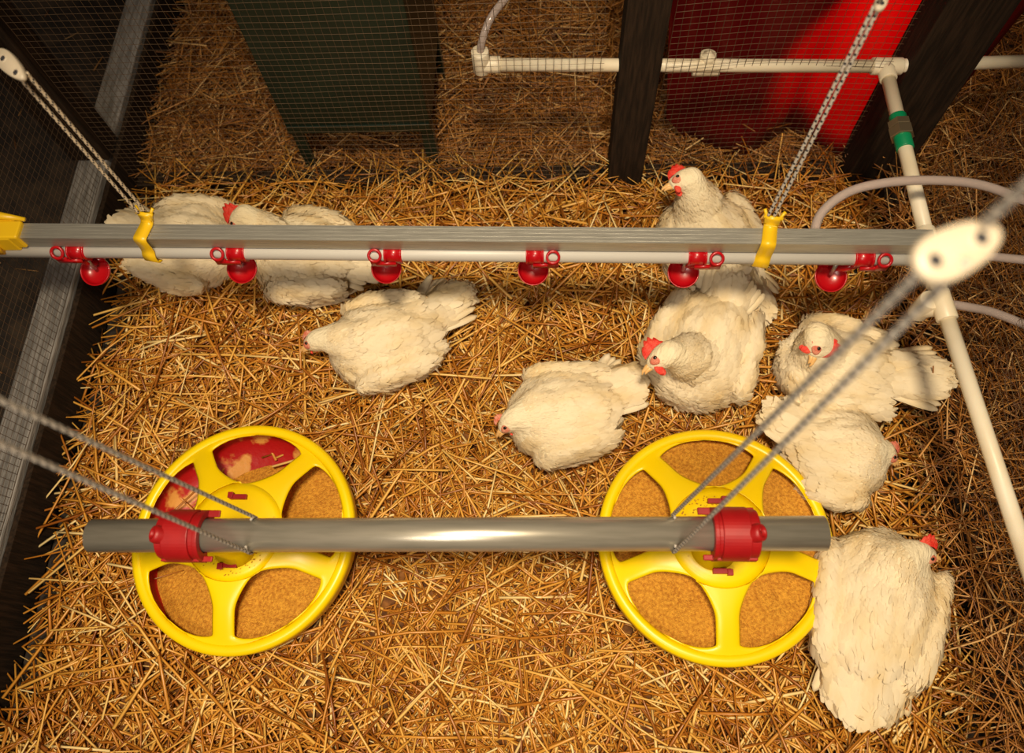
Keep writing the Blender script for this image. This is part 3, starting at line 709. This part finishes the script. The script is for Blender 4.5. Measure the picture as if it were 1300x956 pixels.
    on *= np.sign(np.sum(on * bn, 1))[:, None]; cn = bn * .48 + on * .52; cn /= np.linalg.norm(cn, axis=1)[:, None] + 1e-9
    pm.normals_split_custom_set_from_vertices([tuple(v) for v in cn])
    # tail quills
    b = MB(); d = (Tl - T0); d.normalize(); sd_ = d.cross(Vector((0, 0, 1))).normalized(); upv = sd_.cross(d)
    for k in range(11):
        s = (k - 5) / 5; st = T0.lerp(Tl, .25) + sd_ * s * .026 * tw + upv * .006 * (1 - abs(s)); L = (Tl - T0).length * (.80 - .16 * abs(s)) + .022
        dd = (d + sd_ * s * .34 * (.6 + .4 / tw) + upv * random.uniform(-.06, .10)).normalized(); pv = []
        for t, ww in ((0, .5), (.3, 1), (.7, 1), (.92, .7), (1, .2)):
            m_ = st + dd * L * t - upv * .004 * t * t; m_.z = max(m_.z, .004)
            sd2 = dd.cross(upv).normalized(); pv += [m_ - sd2 * .0085 * ww, m_ + upv * .0016 * ww, m_ + sd2 * .0085 * ww]
        b.add(pv, [(3 * j + e, 3 * j + e + 1, 3 * j + e + 4, 3 * j + e + 3) for j in range(4) for e in (0, 1)])
    b.build('tail_feathers', m_feather, root, True, solid=.0003)
    # head details
    def hp(x, y, z): return Hd + q @ (Vector((x, y, z)) * HS)
    for s in (-1, 1):
        b = MB(); b.ell(hp(.0065, s * .0105, -.0008), (.0135, .0050, .0080), q); b.ell(hp(-.0010, s * .0115, -.0045), (.0080, .0036, .0058), q); b.build('face_skin', m_face, root)
        b = MB(); b.ell(hp(.0085, s * .0151, .0015), (.0030, .0016, .0026), q, 12, 8); b.build('eye', m_eye, root)
        b = MB(); b.ell(hp(.0125, s * .0060, -.0135), (.0052 * comb, .0024, .0080 * comb), q @ Matrix.Rotation(.3, 3, 'Y')); b.build('wattle', m_comb, root)
    b = MB()
    for sgn, ln, zz in ((1, .0175, .0), (-1, .0135, -.0035)):
        p0 = hp(.019, 0, -.001 + zz); pts = [p0, hp(.026, 0, -.0012 + zz), hp(.019 + ln * .8, 0, -.003 + zz * .9), hp(.019 + ln, 0, -.0062 + zz * .5)]
        b.tube(pts, [.0058 if sgn > 0 else .0046, .0047 if sgn > 0 else .0036, .0024, .0006], 14)
    b.build('beak', m_beak, root)
    # comb: serrated upright blade
    vs = []; n = 26; Lc = .034 * (.6 + .4 * comb)
    for k in range(n + 1):
        t = k / n; x = .022 - Lc * t; zb = .0100 + .0085 * math.sin(PI * min(1, t * .85 + .12)) - .004 * t
        ht = comb * (.0125 * math.sin(PI * (.10 + .84 * t)) * (.80 + .36 * abs(math.sin(t * PI * 5))))
        for zq, yq in ((zb - .004, .0024), (zb + ht * .6, .0019), (zb + ht, .0007)): vs += [hp(x, -yq, zq), hp(x, yq, zq)]
    fs = []
    for k in range(n):
        o_ = 6 * k
        for (i, j) in ((0, 2), (2, 4), (4, 5), (5, 3), (3, 1)): fs.append((o_ + i, o_ + j, o_ + 6 + j, o_ + 6 + i))
    fs += [(0, 2, 3, 1), (2, 4, 5, 3)]; e_ = 6 * n; fs += [(e_, e_ + 1, e_ + 3, e_ + 2), (e_ + 2, e_ + 3, e_ + 5, e_ + 4)]
    b = MB(); b.add(vs, fs); b.build('comb', m_comb if comb > .6 else m_face, root)
    return root
HENS = [
 dict(label='white hen at the far left, head hidden behind its neighbour', breast=(268, 312), rump=(212, 304), head=(310, 312), hz=.08, beak=(335, 318), bz_=.06, tail=(160, 288), tz=.09, w=.088, h=.13, comb=.8),
 dict(label='white hen with red serrated comb touching the aluminium rail at left', breast=(358, 322), rump=(408, 325), head=(308, 276), hz=.155, beak=(288, 297), bz_=.13, tail=(462, 335), tz=.06, w=.086, h=.135, comb=1.25, up=(-1, -.45), upk=.15),
 dict(label='white hen facing left with a ragged spread tail, under the third drinker', breast=(452, 440), rump=(512, 425), head=(408, 430), hz=.095, beak=(380, 443), bz_=.07, tail=(575, 375), tz=.05, w=.078, h=.13, comb=.32, up=(-.4, -1), upk=.4),
 dict(label='white hen dozing in the middle of the straw, pale small comb', breast=(682, 528), rump=(738, 520), head=(652, 532), hz=.10, beak=(627, 553), bz_=.075, tail=(795, 482), tz=.06, w=.076, h=.13, comb=.3, up=(-.6, -.7), upk=.5),
 dict(label='white hen with upright red comb looking down behind the right feeder', breast=(878, 478), rump=(903, 415), head=(846, 450), hz=.19, beak=(812, 471), bz_=.172, tail=(932, 362), tz=.12, w=.086, h=.15, comb=1.2, up=(-.45, -1), upk=.15),
 dict(label='white hen sitting upright by the central post, red comb and wattles', breast=(880, 285), rump=(915, 325), head=(872, 228), hz=.20, beak=(838, 238), bz_=.188, tail=(960, 385), tz=.04, w=.082, h=.155, comb=1.0, up=(-.2, -1), upk=.1),
 dict(label='white hen with head tucked to its back under the cords, long tail to the right', breast=(1028, 458), rump=(1092, 470), head=(1036, 436), hz=.155, beak=(1033, 466), bz_=.135, tail=(1185, 478), tz=.085, w=.078, h=.13, comb=1.1, up=(1, -.1), upk=.2),
 dict(label='white hen facing right beside the right feeder, head low', breast=(1086, 574), rump=(1052, 572), head=(1112, 568), hz=.09, beak=(1143, 588), bz_=.06, tail=(1000, 524), tz=.08, w=.080, h=.125, comb=.4, up=(.5, -.8), upk=.4),
 dict(label='large white hen at the lower right with a red comb turned to the mesh', breast=(1124, 714), rump=(1108, 812), head=(1162, 702), hz=.10, beak=(1197, 707), bz_=.085, tail=(1095, 885), tz=.05, w=.085, h=.13, rw=1.02, tw=1.7, comb=.85, up=(.2, -1), upk=.7),
]
for i, hkw in enumerate(HENS): chicken(seed=i, **hkw)
